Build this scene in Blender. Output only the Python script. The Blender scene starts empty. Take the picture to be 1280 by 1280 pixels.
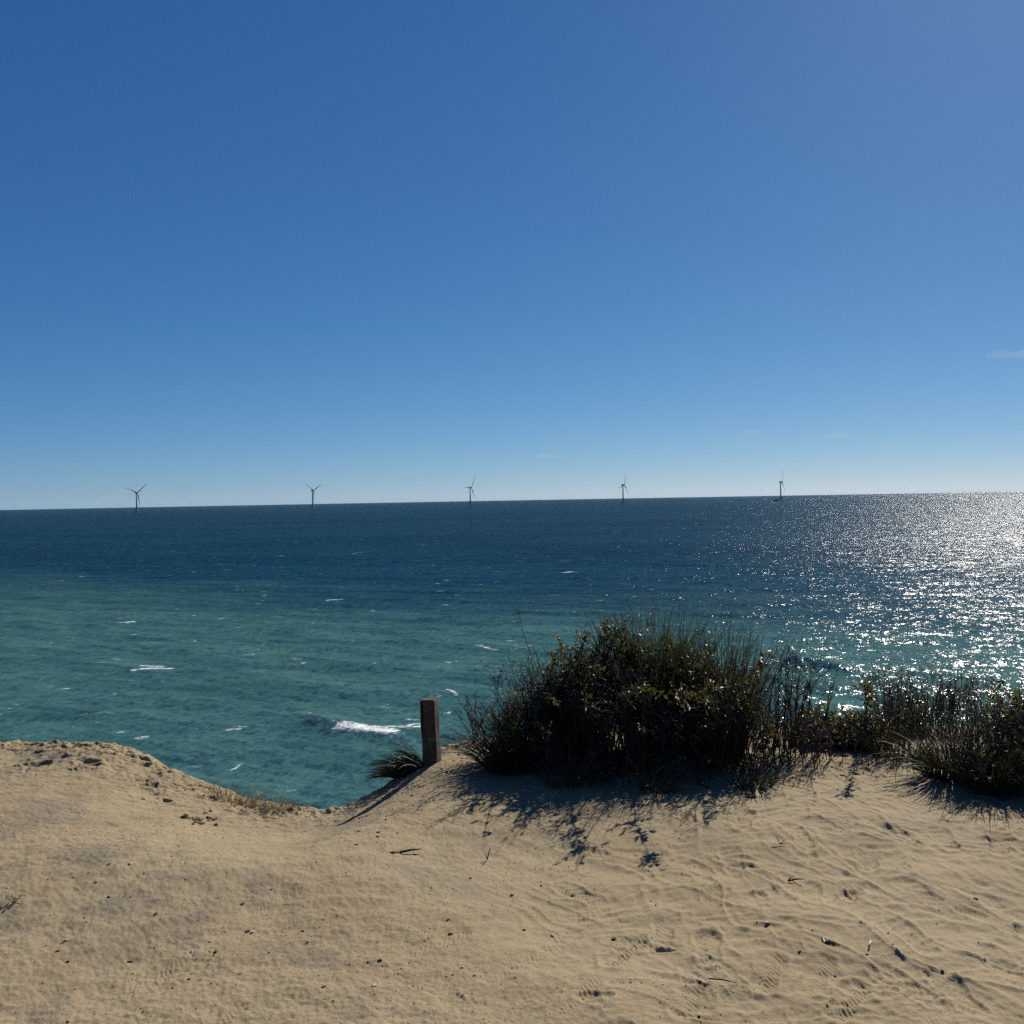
import bpy, math, random
import numpy as np
from mathutils import Vector, Matrix

random.seed(7)
R = math.radians
scene = bpy.context.scene
COL = scene.collection

# ------------------------------------------------------------------ camera
EYE = 1.62
F = 1180.0                      # focal length in pixels of the 1280 px photograph
PITCH, ROLL = 0.908, -1.03
cam_d = bpy.data.cameras.new('camera')
cam_d.sensor_width = 36.0
cam_d.lens = 36.0 * F / 1280.0
cam_d.clip_start = 0.05
cam_d.clip_end = 200000.0
cam = bpy.data.objects.new('camera', cam_d)
COL.objects.link(cam)
RM = Matrix.Rotation(R(90 - PITCH), 3, 'X') @ Matrix.Rotation(R(ROLL), 3, 'Z')
cam.matrix_world = Matrix.Translation((0, 0, EYE)) @ RM.to_4x4()
scene.camera = cam


def ray(u, v):
    d = RM @ Vector(((u - 640) / F, -(v - 640) / F, -1.0))
    return d / d.y              # per metre of depth


def at_depth(u, v, D):
    d = ray(u, v)
    return Vector((d.x * D, D, EYE + d.z * D))


# ------------------------------------------------------------------ light
SUN_AZ, SUN_EL = 30.0, 33.0
SUN = Vector((math.sin(R(SUN_AZ)) * math.cos(R(SUN_EL)), math.cos(R(SUN_AZ)) * math.cos(R(SUN_EL)), math.sin(R(SUN_EL))))
sd = bpy.data.lights.new('sun', 'SUN')
sd.energy = 5.0
sd.angle = R(0.53)
sd.color = (1.0, 0.94, 0.85)
so = bpy.data.objects.new('sun', sd)
so.rotation_euler = (-SUN).to_track_quat('-Z', 'Y').to_euler()
so.location = (20, 30, 40)
COL.objects.link(so)

world = bpy.data.worlds.new('World')
scene.world = world
world.use_nodes = True
wn = world.node_tree.nodes
sky = wn.new('ShaderNodeTexSky')
sky.sky_type = 'NISHITA'
sky.sun_disc = False
sky.sun_elevation = R(SUN_EL)
sky.sun_rotation = R(SUN_AZ)
sky.altitude = 0
sky.air_density = 0.6
sky.dust_density = 0.11
sky.ozone_density = 10.0
EXPO = 0.6
SKY_S = 0.05
wl = world.node_tree.links
sep = wn.new('ShaderNodeSeparateColor'); wl.new(sky.outputs[0], sep.inputs[0])
comb = wn.new('ShaderNodeCombineColor')
for i, (k_, p_) in enumerate(((1.60, 1.09), (1.15, .85), (.94, .61))):      # the clear, saturated autumn sky
    a_ = wn.new('ShaderNodeMath'); a_.operation = 'MULTIPLY'; wl.new(sep.outputs[i], a_.inputs[0]); a_.inputs[1].default_value = .05
    b_ = wn.new('ShaderNodeMath'); b_.operation = 'POWER'; wl.new(a_.outputs[0], b_.inputs[0]); b_.inputs[1].default_value = p_
    c_ = wn.new('ShaderNodeMath'); c_.operation = 'MULTIPLY'; wl.new(b_.outputs[0], c_.inputs[0]); c_.inputs[1].default_value = k_ / SKY_S / 2 ** EXPO
    wl.new(c_.outputs[0], comb.inputs[i])
wn['Background'].inputs[1].default_value = SKY_S
wl.new(comb.outputs[0], wn['Background'].inputs[0])

scene.view_settings.view_transform = 'Standard'
scene.view_settings.look = 'None'
scene.view_settings.gamma = 1
scene.view_settings.exposure = EXPO
scene.cycles.use_denoising = False
scene.cycles.max_bounces = 6
scene.cycles.diffuse_bounces = 2
scene.cycles.glossy_bounces = 2
scene.cycles.transmission_bounces = 4
scene.cycles.volume_bounces = 0
scene.cycles.sample_clamp_indirect = 4.0
scene.cycles.sample_clamp_direct = 9.0


# ------------------------------------------------------------------ noise
class PN:
    def __init__(s, seed):
        rs = np.random.RandomState(seed)
        s.p = np.concatenate([rs.permutation(256)] * 3)
        a = rs.rand(256) * 2 * np.pi
        s.gx, s.gy = np.cos(a), np.sin(a)

    def __call__(s, x, y):
        xi = np.floor(x).astype(np.int64); yi = np.floor(y).astype(np.int64)
        fx, fy = x - xi, y - yi
        xi &= 255; yi &= 255
        u = fx * fx * fx * (fx * (fx * 6 - 15) + 10)
        v = fy * fy * fy * (fy * (fy * 6 - 15) + 10)

        def g(ix, iy, dx, dy):
            h = s.p[s.p[ix] + iy]
            return s.gx[h] * dx + s.gy[h] * dy
        a = g(xi, yi, fx, fy); b = g(xi + 1, yi, fx - 1, fy)
        c = g(xi, yi + 1, fx, fy - 1); d = g(xi + 1, yi + 1, fx - 1, fy - 1)
        return ((a + (b - a) * u) * (1 - v) + (c + (d - c) * u) * v) * 1.5


N1, N2, N3, N4, N5 = PN(1), PN(2), PN(3), PN(4), PN(5)


def fbm(n, x, y, o=4, g=0.5):
    t = 0; a = 1.0
    for i in range(o):
        t = t + a * n(x * 2 ** i + 17.3 * i, y * 2 ** i - 9.1 * i); a *= g
    return t


def sstep(t):
    t = np.clip(t, 0, 1)
    return t * t * (3 - 2 * t)


# ------------------------------------------------------------------ ground shape
SEA = -45.0
edge_px = [(-500, 928, 6.9), (-150, 930, 6.7), (0, 930, 6.6), (75, 934, 6.5), (118, 932, 6.4), (140, 936, 6.3), (160, 943, 6.22), (185, 951, 6.15), (215, 968, 6.0),
           (240, 977, 5.95), (265, 986, 5.87), (300, 1000, 5.75), (340, 1007, 5.68), (375, 1013, 5.6), (400, 1016, 5.55), (430, 1014, 5.6), (450, 1004, 5.7), (480, 986, 5.85),
           (500, 976, 5.95), (520, 962, 6.05), (545, 941, 6.25), (560, 931, 6.4), (590, 928, 6.5), (620, 926, 6.6), (700, 915, 6.9), (830, 908, 7.2), (955, 906, 7.3),
           (1100, 908, 7.3), (1280, 910, 7.3), (1700, 915, 7.3)]
_ep = [at_depth(*e) for e in edge_px]
EX = np.array([p.x for p in _ep]); EY = np.array([p.y for p in _ep]); EZ = np.array([p.z for p in _ep])
EX = np.concatenate([[-60, -20], EX, [20, 60]]); EY = np.concatenate([[4.0, 8.0], EY, [8.5, 5.0]]); EZ = np.concatenate([[0.3, 0.2], EZ, [-.1, .2]])
_fx = np.arange(-30, 30, .02)
_k = np.exp(-np.linspace(-2, 2, 21) ** 2); _k /= _k.sum()


def _smooth(v):
    q = np.interp(_fx, EX, v)
    return np.convolve(np.pad(q, 10, mode='edge'), _k, mode='valid')


EY2, EZ2 = _smooth(EY), _smooth(EZ)

rng = np.random.RandomState(11)
prints = []                     # footprints: x, y, heading, depth, tread kind


def gp0(u, v, z=0.0):
    d = ray(u, v)
    D = (z - EYE) / d.z
    return d.x * D, D


for (u, v, a, k, dep) in [(885, 1192, 80, 0, .010), (780, 1193, 60, 1, .010), (1012, 1122, 75, 0, .010), (915, 1076, 85, 0, .009), (890, 1130, 62, 1, .008), (940, 1137, 70, 1, .008),
                          (1140, 1176, 95, 0, .009), (1085, 1075, 70, 1, .012), (1210, 1095, 100, 0, .008), (1235, 1150, 120, 1, .009), (1020, 1225, 60, 1, .010), (1060, 1255, 55, 1, .010),
                          (960, 1225, 65, 1, .009), (1130, 1235, 110, 0, .009), (1195, 1245, 95, 1, .009), (1180, 1050, 80, 1, .010), (1130, 1050, 100, 1, .009), (1250, 1060, 60, 1, .012),
                          (860, 1255, 70, 1, .008), (720, 1255, 60, 1, .006), (545, 1182, 40, 1, .005), (640, 1215, 50, 1, .004), (700, 1180, 65, 0, .006), (985, 1180, 80, 1, .008), (1255, 1210, 85, 0, .008),
                          (930, 1030, 70, 1, .012), (1000, 1050, 95, 1, .012), (1060, 1120, 60, 0, .010), (1150, 1120, 105, 1, .010), (830, 1160, 75, 0, .008), (340, 1130, 60, 1, .004), (210, 1210, 80, 1, .003)]:
    x, y = gp0(u, v)
    prints.append((x, y, R(a), dep, k))
for i in range(70):
    x = rng.uniform(0.2, 3.6); y = rng.uniform(2.4, 5.4)
    prints.append((x, y, R(rng.choice([rng.uniform(50, 130), rng.uniform(-60, 60)])), rng.uniform(.004, .011), int(rng.randint(0, 2))))
for i in range(16):
    prints.append((rng.uniform(-2.6, 0.2), rng.uniform(2.4, 5.0), R(rng.uniform(20, 160)), rng.uniform(.001, .004), int(rng.randint(0, 2))))

pits = [(48, 947, .10, .05), (112, 950, .08, .04), (180, 962, .06, .04), (205, 975, .05, .04), (828, 1187, .035, .03), (1065, 1113, .05, .02), (735, 1255, .05, .02)]
PITS = []
for (u, v, r_, dp) in pits:
    x, y = gp0(u, v, 0.02)
    PITS.append((x, y, r_, dp * .5))


def H(x, y):
    x = np.asarray(x, float); y = np.asarray(y, float)
    wob = fbm(N2, x * 1.7 + 3, y * 0.3, 3) * 0.07
    E = np.interp(x, _fx, EY2)
    ze = np.interp(x, _fx, EZ2)
    d = y - E - wob * np.clip(np.abs(x + 1.0) - .2, 0, 1)
    rough = fbm(N1, x * .55, y * .55, 3)
    base = rough * 0.05 * sstep((6 - np.abs(y)) / 2)
    t = sstep((d + 1.7) / 1.75)
    z = base * (1 - t) + ze * t
    # low worn bank on the left and mound under the shrubs
    bl = sstep((-1.55 - x) / .5) * np.exp(-((d + .25) / .38) ** 2)
    z = z + bl * (0.02 + 0.03 * N3(x * 2.2, y * 2.2))
    z = z + 0.05 * np.exp(-((x - .75) / .8) ** 2 - ((y - 6.3) / .5) ** 2)
    z = z + .035 * np.exp(-((x + .45) / .45) ** 2 - ((y - 5.75) / .45) ** 2)
    # crumbling soil along the rim
    near = np.exp(-np.clip(-d - .05, 0, None) / .38)
    cr = np.abs(fbm(N4, x * 2.6 + .3 * N1(x * 5, y * 5), y * 4.5, 5, .55))
    left = .12 + .6 * sstep((-1.1 - x) / .5)
    z = z - near * left * (cr * .040 - .010) * np.where(d > .2, 2.0, 1.0)
    z = z + near * .012 * fbm(N5, x * 13, y * 16, 4, .65)
    # face of the bluff down to the beach
    dd = np.clip(d, 0, None)
    fall = (np.sqrt(dd * dd + .22 ** 2) - .22) * 1.15
    z = z - fall + np.where(dd > .5, 1, 0) * np.clip(dd - .5, 0, 6) * .25 * fbm(N3, x * .35, y * .35, 4)
    beach = SEA + 1.6 - (np.clip(y - 46, 0, None)) * .09
    z = np.where(y > 20, np.maximum(z, beach), z)
    # trampled loose sand, stronger on the right
    loose = sstep((x + .35 + .5 * N2(x * .7, y * .7)) / 1.1) * (1 - .5 * near)
    wx = x + .10 * N3(x * 2.5, y * 2.5); wy = y + .14 * N4(x * 2.1, y * 2.1)
    al = wx * .42 - wy * .91; ac = wx * .91 + wy * .42
    rid = .5 * (1 - np.abs(N1(al * 2.6, ac * 8.0)) * 2) + .6 * (1 - np.abs(N4(wx * 3.0 + 7, wy * 7.5)) * 2)
    rid2 = 1 - np.abs(N5(wx * 9.0, wy * 13.0)) * 2
    ln1 = np.exp(-(N3(al * 1.5 + 4, ac * 3.4) / .05) ** 2) + .8 * np.exp(-(N2(al * 2.2, ac * 4.6 + 9) / .06) ** 2) + .7 * np.exp(-(N5(wx * 2.0, wy * 4.2) / .05) ** 2)
    z = z + loose * .0058 * ln1 * (.4 + .6 * sstep(N1(x * 1.4, y * 1.4) + .5))
    z = z + loose * (.0055 * rid + .003 * rid2 + .007 * N2(x * 4.5, y * 6) + .002 * fbm(N3, x * 30, y * 40, 2))
    # harder crust on the left with shallow scabs
    hard = (1 - loose)
    sc = N4(x * 5 + N1(x * 3, y * 3), y * 7)
    z = z + hard * (.003 * sstep((sc + .1) / .5) + .004 * fbm(N5, x * 9, y * 11, 3) + .0022 * fbm(N2, x * 45, y * 45, 2) +   .0016 * np.abs(fbm(N3, x * 17, y * 21, 3, .6)) * sstep(N1(x * 1.6, y * 1.6) + .55))
    for (px, py, pr, dp) in PITS:
        m = (np.abs(x - px) < pr * 2.5) & (np.abs(y - py) < pr * 2.5)
        if m.any():
            q = np.hypot((x[m] - px), (y[m] - py) * 1.3) / pr * (1 + .6 * fbm(N1, x[m] * 9, y[m] * 12, 3, .6))
            z[m] = z[m] - dp * (1 - sstep((q - .35) / .8)) + dp * .25 * np.exp(-((q - 1.25) / .25) ** 2)
    for (px, py, a, dp, k) in prints:
        m = (np.abs(x - px) < .22) & (np.abs(y - py) < .22)
        if not m.any():
            continue
        ca, sa = math.cos(a), math.sin(a)
        lx = (x[m] - px) * ca + (y[m] - py) * sa
        ly = -(x[m] - px) * sa + (y[m] - py) * ca
        dp = dp * .62
        w = .047 - .010 * np.exp(-((lx + .02) / .05) ** 2) + .006 * (lx > 0)
        q = np.sqrt((lx / .145) ** 4 + (ly / w) ** 2 * np.abs(ly / w))
        ins = 1 - sstep((q - .62) / .55)
        if k == 0:
            tr = np.sin(lx * 190 + 1.2 * np.cos(ly * 80)) * np.sin(ly * 210)
        else:
            tr = np.sin(lx * 300 + 14 * np.abs(ly) / .05)
        rim = np.exp(-((q - 1.2) / .22) ** 2)
        fade = .5 + .5 * sstep(N2(x[m] * 6 + px * 9, y[m] * 6) + .6)
        z[m] = z[m] + (-dp * ins * (1 - .0) + dp * .40 * tr * ins + dp * .5 * rim) * fade
    return z


def hz(x, y):
    return float(H(np.array([x]), np.array([y]))[0])


def gp(u, v):
    """the ground point seen at a place of the photograph"""
    d = ray(u, v)
    D = np.linspace(2.0, 9.0, 1400)
    z = H(d.x * D, D)
    below = (EYE + d.z * D) <= z
    i = int(np.argmax(below)) if below.any() else len(D) - 1
    return Vector((d.x * D[i], D[i], z[i]))


# ------------------------------------------------------------------ helpers
def tag(o, label=None, cat=None, group=None, kind=None):
    if label: o['label'] = label
    if cat: o['category'] = cat
    if group: o['group'] = group
    if kind: o['kind'] = kind
    return o


def link_mesh(name, verts, faces, mat, parent=None, smooth=True, loc=None):
    me = bpy.data.meshes.new(name)
    if isinstance(verts, np.ndarray):
        me.vertices.add(len(verts))
        me.vertices.foreach_set('co', verts.astype(np.float32).ravel())
        k = faces.shape[1]
        me.loops.add(faces.size)
        me.loops.foreach_set('vertex_index', faces.astype(np.int32).ravel())
        me.polygons.add(len(faces))
        me.polygons.foreach_set('loop_start', np.arange(0, faces.size, k, dtype=np.int32))
        me.polygons.foreach_set('loop_total', np.full(len(faces), k, dtype=np.int32))
        me.update(calc_edges=True)
    else:
        me.from_pydata([tuple(v) for v in verts], [], faces)
        me.update()
    me.validate()
    if smooth:
        me.polygons.foreach_set('use_smooth', np.ones(len(me.polygons), dtype=bool))
    me.materials.append(mat)
    o = bpy.data.objects.new(name, me)
    COL.objects.link(o)
    if parent: o.parent = parent
    if loc: o.location = loc
    return o


def empty(name, loc, rz=0.0):
    o = bpy.data.objects.new(name, None)
    o.empty_display_size = .1
    o.location = loc
    o.rotation_euler = (0, 0, rz)
    COL.objects.link(o)
    return o


class NT:
    def __init__(s, name):
        s.m = bpy.data.materials.new(name)
        s.m.use_nodes = True
        s.t = s.m.node_tree
        s.n = s.t.nodes
        s.p = s.n['Principled BSDF']
        s.out = s.n['Material Output']

    def new(s, typ, ins=None, **kw):
        n = s.n.new(typ)
        for k, v in kw.items():
            setattr(n, k, v)
        for k, v in (ins or {}).items():
            s.put(n.inputs[k], v)
        return n

    def put(s, sock, v):
        if isinstance(v, bpy.types.NodeSocket):
            s.t.links.new(v, sock)
        else:
            sock.default_value = v

    def pos(s):
        return s.new('ShaderNodeNewGeometry').outputs['Position']

    def noise(s, vec, scale, detail=3, rough=.55, dim='3D', out='Fac'):
        return s.new('ShaderNodeTexNoise', {'Vector': vec, 'Scale': scale, 'Detail': detail, 'Roughness': rough}, noise_dimensions=dim).outputs[out]

    def math(s, op, a, b=0.0, c=0.0, clamp=False):
        n = s.new('ShaderNodeMath', operation=op, use_clamp=clamp)
        s.put(n.inputs[0], a); s.put(n.inputs[1], b); s.put(n.inputs[2], c)
        return n.outputs[0]

    def vmath(s, op, a, b=None, scale=None):
        n = s.new('ShaderNodeVectorMath', operation=op)
        s.put(n.inputs[0], a)
        if b is not None: s.put(n.inputs[1], b)
        if scale is not None: s.put(n.inputs['Scale'], scale)
        return n.outputs[0] if op not in ('LENGTH', 'DISTANCE', 'DOT_PRODUCT') else n.outputs['Value']

    def mix(s, f, a, b):
        n = s.new('ShaderNodeMix', data_type='RGBA')
        s.put(n.inputs['Factor'], f)
        s.put(n.inputs[6], a if isinstance(a, bpy.types.NodeSocket) else (*a, 1))
        s.put(n.inputs[7], b if isinstance(b, bpy.types.NodeSocket) else (*b, 1))
        return n.outputs[2]

    def ss(s, v, lo, hi):
        n = s.new('ShaderNodeMapRange', {'Value': v, 'From Min': lo, 'From Max': hi}, interpolation_type='SMOOTHSTEP')
        return n.outputs[0]

    def bump(s, h, strength, dist, normal=None):
        n = s.new('ShaderNodeBump', {'Height': h, 'Strength': strength, 'Distance': dist})
        if normal: s.put(n.inputs['Normal'], normal)
        return n.outputs[0]


def flat_mat(name, c, rough=.6, var=.25, scale=20, spec=.4, metal=0.0):
    t = NT(name)
    f = t.noise(t.pos(), scale)
    t.put(t.p.inputs['Base Color'], t.mix(f, tuple(x * (1 - var) for x in c), tuple(min(1, x * (1 + var)) for x in c)))
    t.p.inputs['Roughness'].default_value = rough
    t.p.inputs['Specular IOR Level'].default_value = spec
    t.p.inputs['Metallic'].default_value = metal
    return t.m


SAND = .82


def sand_mat():
    t = NT('sand')
    P = t.pos()
    big = t.noise(P, .9, 4)
    mid = t.noise(P, 5.0, 5, .6)
    fine = t.noise(P, 260.0, 2, .6)
    x = t.new('ShaderNodeSeparateXYZ', {0: P}).outputs[0]
    lefty = t.ss(t.math('ADD', x, t.math('MULTIPLY', mid, 1.4)), 1.3, -.6)
    tan = (.335, .258, .146); pale = (.375, .298, .176); grey = (.230, .194, .136); ochre = (.305, .224, .118)
    c = t.mix(t.ss(big, .35, .65), tan, pale)
    c = t.mix(t.math('MULTIPLY', t.ss(t.noise(P, 1.7, 5, .65), .48, .64), t.math('MULTIPLY_ADD', lefty, .7, .15)), c, grey)
    c = t.mix(t.math('MULTIPLY', t.ss(t.noise(P, 2.6, 3), .5, .75), .5), c, ochre)
    # fine speckle of darker grains, spread evenly over the whole ground
    c = t.mix(t.math('MULTIPLY', t.ss(fine, .35, .62), .55), c, (.165, .128, .08))
    sp = t.new('ShaderNodeTexVoronoi', {'Vector': P, 'Scale': 95.0}, feature='F1')
    grit = t.ss(sp.outputs['Distance'], .34, .22)
    gsel = t.ss(t.noise(P, 3.5, 4, .6), .50, .66)
    gcol = t.new('ShaderNodeSeparateXYZ', {0: sp.outputs['Color']}).outputs[0]
    gm = t.math('MULTIPLY', t.math('MULTIPLY', grit, gsel), t.ss(gcol, .55, .6))
    gm = t.math('MULTIPLY', gm, t.math('MULTIPLY_ADD', lefty, .75, .12))
    c = t.mix(gm, c, t.mix(gcol, (.06, .05, .04), (.14, .11, .085)))
    c2 = t.new('ShaderNodeVectorMath', operation='SCALE')
    t.put(c2.inputs[0], c); c2.inputs['Scale'].default_value = SAND
    t.put(t.p.inputs['Base Color'], c2.outputs[0])
    t.p.inputs['Roughness'].default_value = .95
    t.p.inputs['Specular IOR Level'].default_value = .15
    h = t.math('ADD', t.math('MULTIPLY', t.noise(P, 70, 4, .65), .6), t.math('MULTIPLY', fine, .35))
    h = t.math('ADD', h, t.math('MULTIPLY', gm, .5))
    t.put(t.p.inputs['Normal'], t.bump(h, .65, .006))
    return t.m


# ------------------------------------------------------------------ ground sheet
def polar_grid(angs, rads):
    A, Rr = np.meshgrid(angs, rads)
    return np.sin(A) * Rr, np.cos(A) * Rr


def grid_faces(nr, nc, wrap=False):
    i = np.arange(nr - 1)[:, None] * nc
    j = np.arange(nc if wrap else nc - 1)[None, :]
    j2 = (j + 1) % nc
    return np.stack([i + j, i + j2, i + nc + j2, i + nc + j], -1).reshape(-1, 4)[:, ::-1]


M_sand = sand_mat()
angs = np.concatenate([np.linspace(R(-36), R(36), 1250), np.linspace(R(36), R(324), 110)[1:-1]])
rads = np.concatenate([np.geomspace(.12, 2.2, 26)[:-1], 1 / np.linspace(1 / 2.2, 1 / 4.6, 330)[:-1], np.linspace(4.6, 8.2, 380)[:-1], np.geomspace(8.2, 240, 90)])
gx, gy = polar_grid(angs, rads)
gz = H(gx.ravel(), gy.ravel())
ground = link_mesh('ground', np.stack([gx.ravel(), gy.ravel(), gz], 1), grid_faces(len(rads), len(angs), True), M_sand)
tag(ground, kind='structure')
ctr = link_mesh('ground_patch', np.array([[.13 * math.sin(a), .13 * math.cos(a), gz[0] - .004] for a in np.linspace(0, 2 * math.pi, 24, endpoint=False)]), np.array([list(range(23, -1, -1))]), M_sand)
ctr.parent = ground


# ------------------------------------------------------------------ sea
def sea_pt(u, v):
    d = ray(u, v)
    D = (SEA - EYE) / d.z
    return d.x * D, D


def sea_mat():
    t = NT('sea_water')
    P = t.pos()
    S = t.new('ShaderNodeSeparateXYZ', {0: P})
    att = t.new('ShaderNodeAttribute', attribute_name='foam').outputs['Fac']
    far = t.vmath('LENGTH', P)
    # colour of the water itself: silty green inshore, deep blue offshore
    mp = t.new('ShaderNodeMapping', {'Vector': P, 'Scale': (2.8, 1.0, 1.0), 'Rotation': (0, 0, R(-18))}, vector_type='TEXTURE').outputs[0]
    wobble = t.math('MULTIPLY', t.math('SUBTRACT', t.noise(mp, .010, 7, .68), .5), 420.0)
    ln = t.math('ADD', t.math('MULTIPLY_ADD', S.outputs[0], .50, S.outputs[1]), wobble)
    deep = t.ss(ln, 270, 520)
    streak = t.noise(t.new('ShaderNodeMapping', {'Vector': P, 'Scale': (5.0, 1.0, 1.0), 'Rotation': (0, 0, R(-38))}, vector_type='TEXTURE').outputs[0], .09, 6, .65)
    green = t.mix(t.ss(streak, .30, .72), (.022, .070, .066), (.048, .118, .108))
    blot = t.noise(mp, .03, 4, .6)
    green = t.mix(t.math('MULTIPLY', t.ss(blot, .5, .7), .45), green, (.026, .074, .064))
    blue = t.mix(t.ss(t.noise(mp, .007, 5, .6), .35, .65), (.001, .022, .038), (.003, .033, .054))
    water = t.mix(deep, green, blue)
    # whitecaps
    fn = t.noise(P, 1.3, 5, .7)
    mcap = t.new('ShaderNodeMapping', {'Vector': P, 'Scale': (.55, 1.0, 0.0), 'Rotation': (0, 0, R(-8))}).outputs[0]
    cap = t.math('MULTIPLY', t.ss(t.noise(mcap, .16, 5, .72), .635, .70), t.ss(fn, .38, .55))
    lace = t.noise(t.new('ShaderNodeMapping', {'Vector': P, 'Scale': (.7, 1.0, 1.0)}).outputs[0], 1.1, 7, .75)
    f = t.math('MAXIMUM', cap, t.ss(t.math('ADD', att, t.math('MULTIPLY', t.math('SUBTRACT', lace, .5), 2.4)), .45, .85))
    foam = t.math('MULTIPLY', f, .95, clamp=True)
    col = t.mix(foam, water, (.62, .65, .66))
    # wind chop: slopes of the small waves the mesh is too coarse for
    def slopes(scale, sx, amp, rot, det=2):
        m = t.new('ShaderNodeMapping', {'Vector': P, 'Scale': (1 / sx, 1.0, 1.0), 'Rotation': (0, 0, R(rot))}, vector_type='TEXTURE').outputs[0]
        c = t.noise(m, scale, det, .6, out='Color')
        v = t.vmath('SUBTRACT', c, (.5, .5, .5))
        return t.vmath('MULTIPLY', v, (amp * 1.75, amp * 1.05, 0))
    sl = t.vmath('ADD', slopes(1.6, 1.2, .85, -25, 3), slopes(.42, 1.7, .85, -12, 3))
    sl = t.vmath('ADD', sl, t.vmath('ADD', slopes(.13, 1.8, .42, -20, 3), slopes(.045, 1.6, .20, -30)))
    # offshore the low sun-side backs of the chop hide behind its shoreward faces
    off = t.ss(S.outputs[1], 90, 900)
    lean = t.new('ShaderNodeCombineXYZ', {1: t.math('MULTIPLY', off, -.125)}).outputs[0]
    sl = t.vmath('ADD', sl, lean)
    geo = t.new('ShaderNodeNewGeometry').outputs['Normal']
    nrm = t.vmath('NORMALIZE', t.vmath('ADD', geo, sl))
    # wind-roughened water: the light scattered back out of the water plus a mirror part
    df = t.new('ShaderNodeBsdfDiffuse', {'Color': col, 'Normal': nrm})
    gl = t.new('ShaderNodeBsdfAnisotropic', {'Color': (1, 1, 1, 1), 'Roughness': .115, 'Normal': nrm})
    mx = t.new('ShaderNodeMixShader', {0: t.math('MULTIPLY', t.math('SUBTRACT', 1.0, foam), .10)})
    t.t.links.new(df.outputs[0], mx.inputs[1]); t.t.links.new(gl.outputs[0], mx.inputs[2])
    t.t.links.new(mx.outputs[0], t.out.inputs['Surface'])
    t.n.remove(t.p)
    return t.m


scol = np.concatenate([np.linspace(R(-100), R(-35), 60)[:-1], np.linspace(R(-35), R(35), 1300), np.linspace(R(35), R(100), 60)[1:]])
tt = np.concatenate([np.linspace(1.1, .36, 50)[:-1], np.arange(.36, .0062, -.00056)])
srad = np.concatenate([46.6 / tt, np.geomspace(46.6 / tt[-1], 27500, 40)[1:]])
sx_, sy_ = polar_grid(scol, srad)
dr = np.gradient(srad)[:, None] * np.ones_like(sx_)
wz = np.zeros_like(sx_)
rs = np.random.RandomState(5)
for i in range(64):
    lam = 1.8 * (40 / 1.8) ** (i / 63.0)
    th = R(90 - 22 + rs.normal(0, 30 if lam < 14 else 12))      # travelling towards the shore
    k = 2 * math.pi / lam
    s_ = .016 if lam < 10 else .012
    am = s_ / k
    w = np.clip((lam / dr - 2.2) / 2.0, 0, 1) * np.clip((lam / (sx_ * 0 + 0.0009 * np.hypot(sx_, sy_)) - 2), 0, 1)
    ph = k * (sx_ * math.cos(th) + sy_ * math.sin(th)) + rs.rand() * 6.28
    s1 = np.sin(ph)
    wz += w * am * (s1 + .25 * (np.cos(2 * ph)))
# a few breaking crests with their foam
foam = np.zeros_like(sx_)
breakers = [  # pixels along the crest, width of the face in metres, height, foam strength
    ([(380, 893), (410, 906), (440, 913), (470, 917), (500, 920), (560, 918)], 4.5, 1.6, 0),
    ([(940, 815), (985, 826), (1020, 832), (1060, 838), (1110, 846)], 4.5, 1.7, 0),
    ([(680, 805), (740, 812), (800, 818)], 6.0, .7, 0),
    ([(100, 782), (135, 780), (168, 777)], 6.0, .7, 0)]
foams = [((413, 908), (428, 913), .8, .55), ((429, 914), (488, 921), 2.6, .98), ((476, 917), (526, 908), 1.3, .8), ((490, 911), (524, 905), .9, .7), ((505, 916), (560, 905), .8, .55), ((378, 893), (412, 907), .5, .5), ((460, 922), (490, 926), .6, .5),
         ((168, 838), (212, 836), 2.0, .8), ((180, 833), (202, 834), 1.5, .75), ((104, 781), (166, 778), 1.6, .62), ((125, 780), (168, 777), 1.4, .72),
         ((596, 806), (620, 812), 1.6, .62), ((560, 862), (572, 870), 1.0, .7), ((640, 812), (665, 808), 1.2, .5), ((470, 885), (486, 879), .5, .55), ((384, 890), (400, 887), .6, .5), ((290, 962), (302, 953), .6, .6), ((360, 945), (366, 943), .5, .5), ((705, 716), (716, 714), 3.0, .75),
         ((410, 751), (424, 749), 3.0, .68), ((98, 858), (106, 853), .6, .5), ((440, 692), (452, 690), 3.0, .6), ((230, 834), (244, 830), .8, .5), ((1015, 822), (1050, 834), .8, .45)]


def seg_dist(ax, ay, bx, by):
    vx, vy = bx - ax, by - ay
    t = np.clip(((sx_ - ax) * vx + (sy_ - ay) * vy) / (vx * vx + vy * vy), 0, 1)
    return np.hypot(sx_ - ax - t * vx, sy_ - ay - t * vy), t


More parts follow.
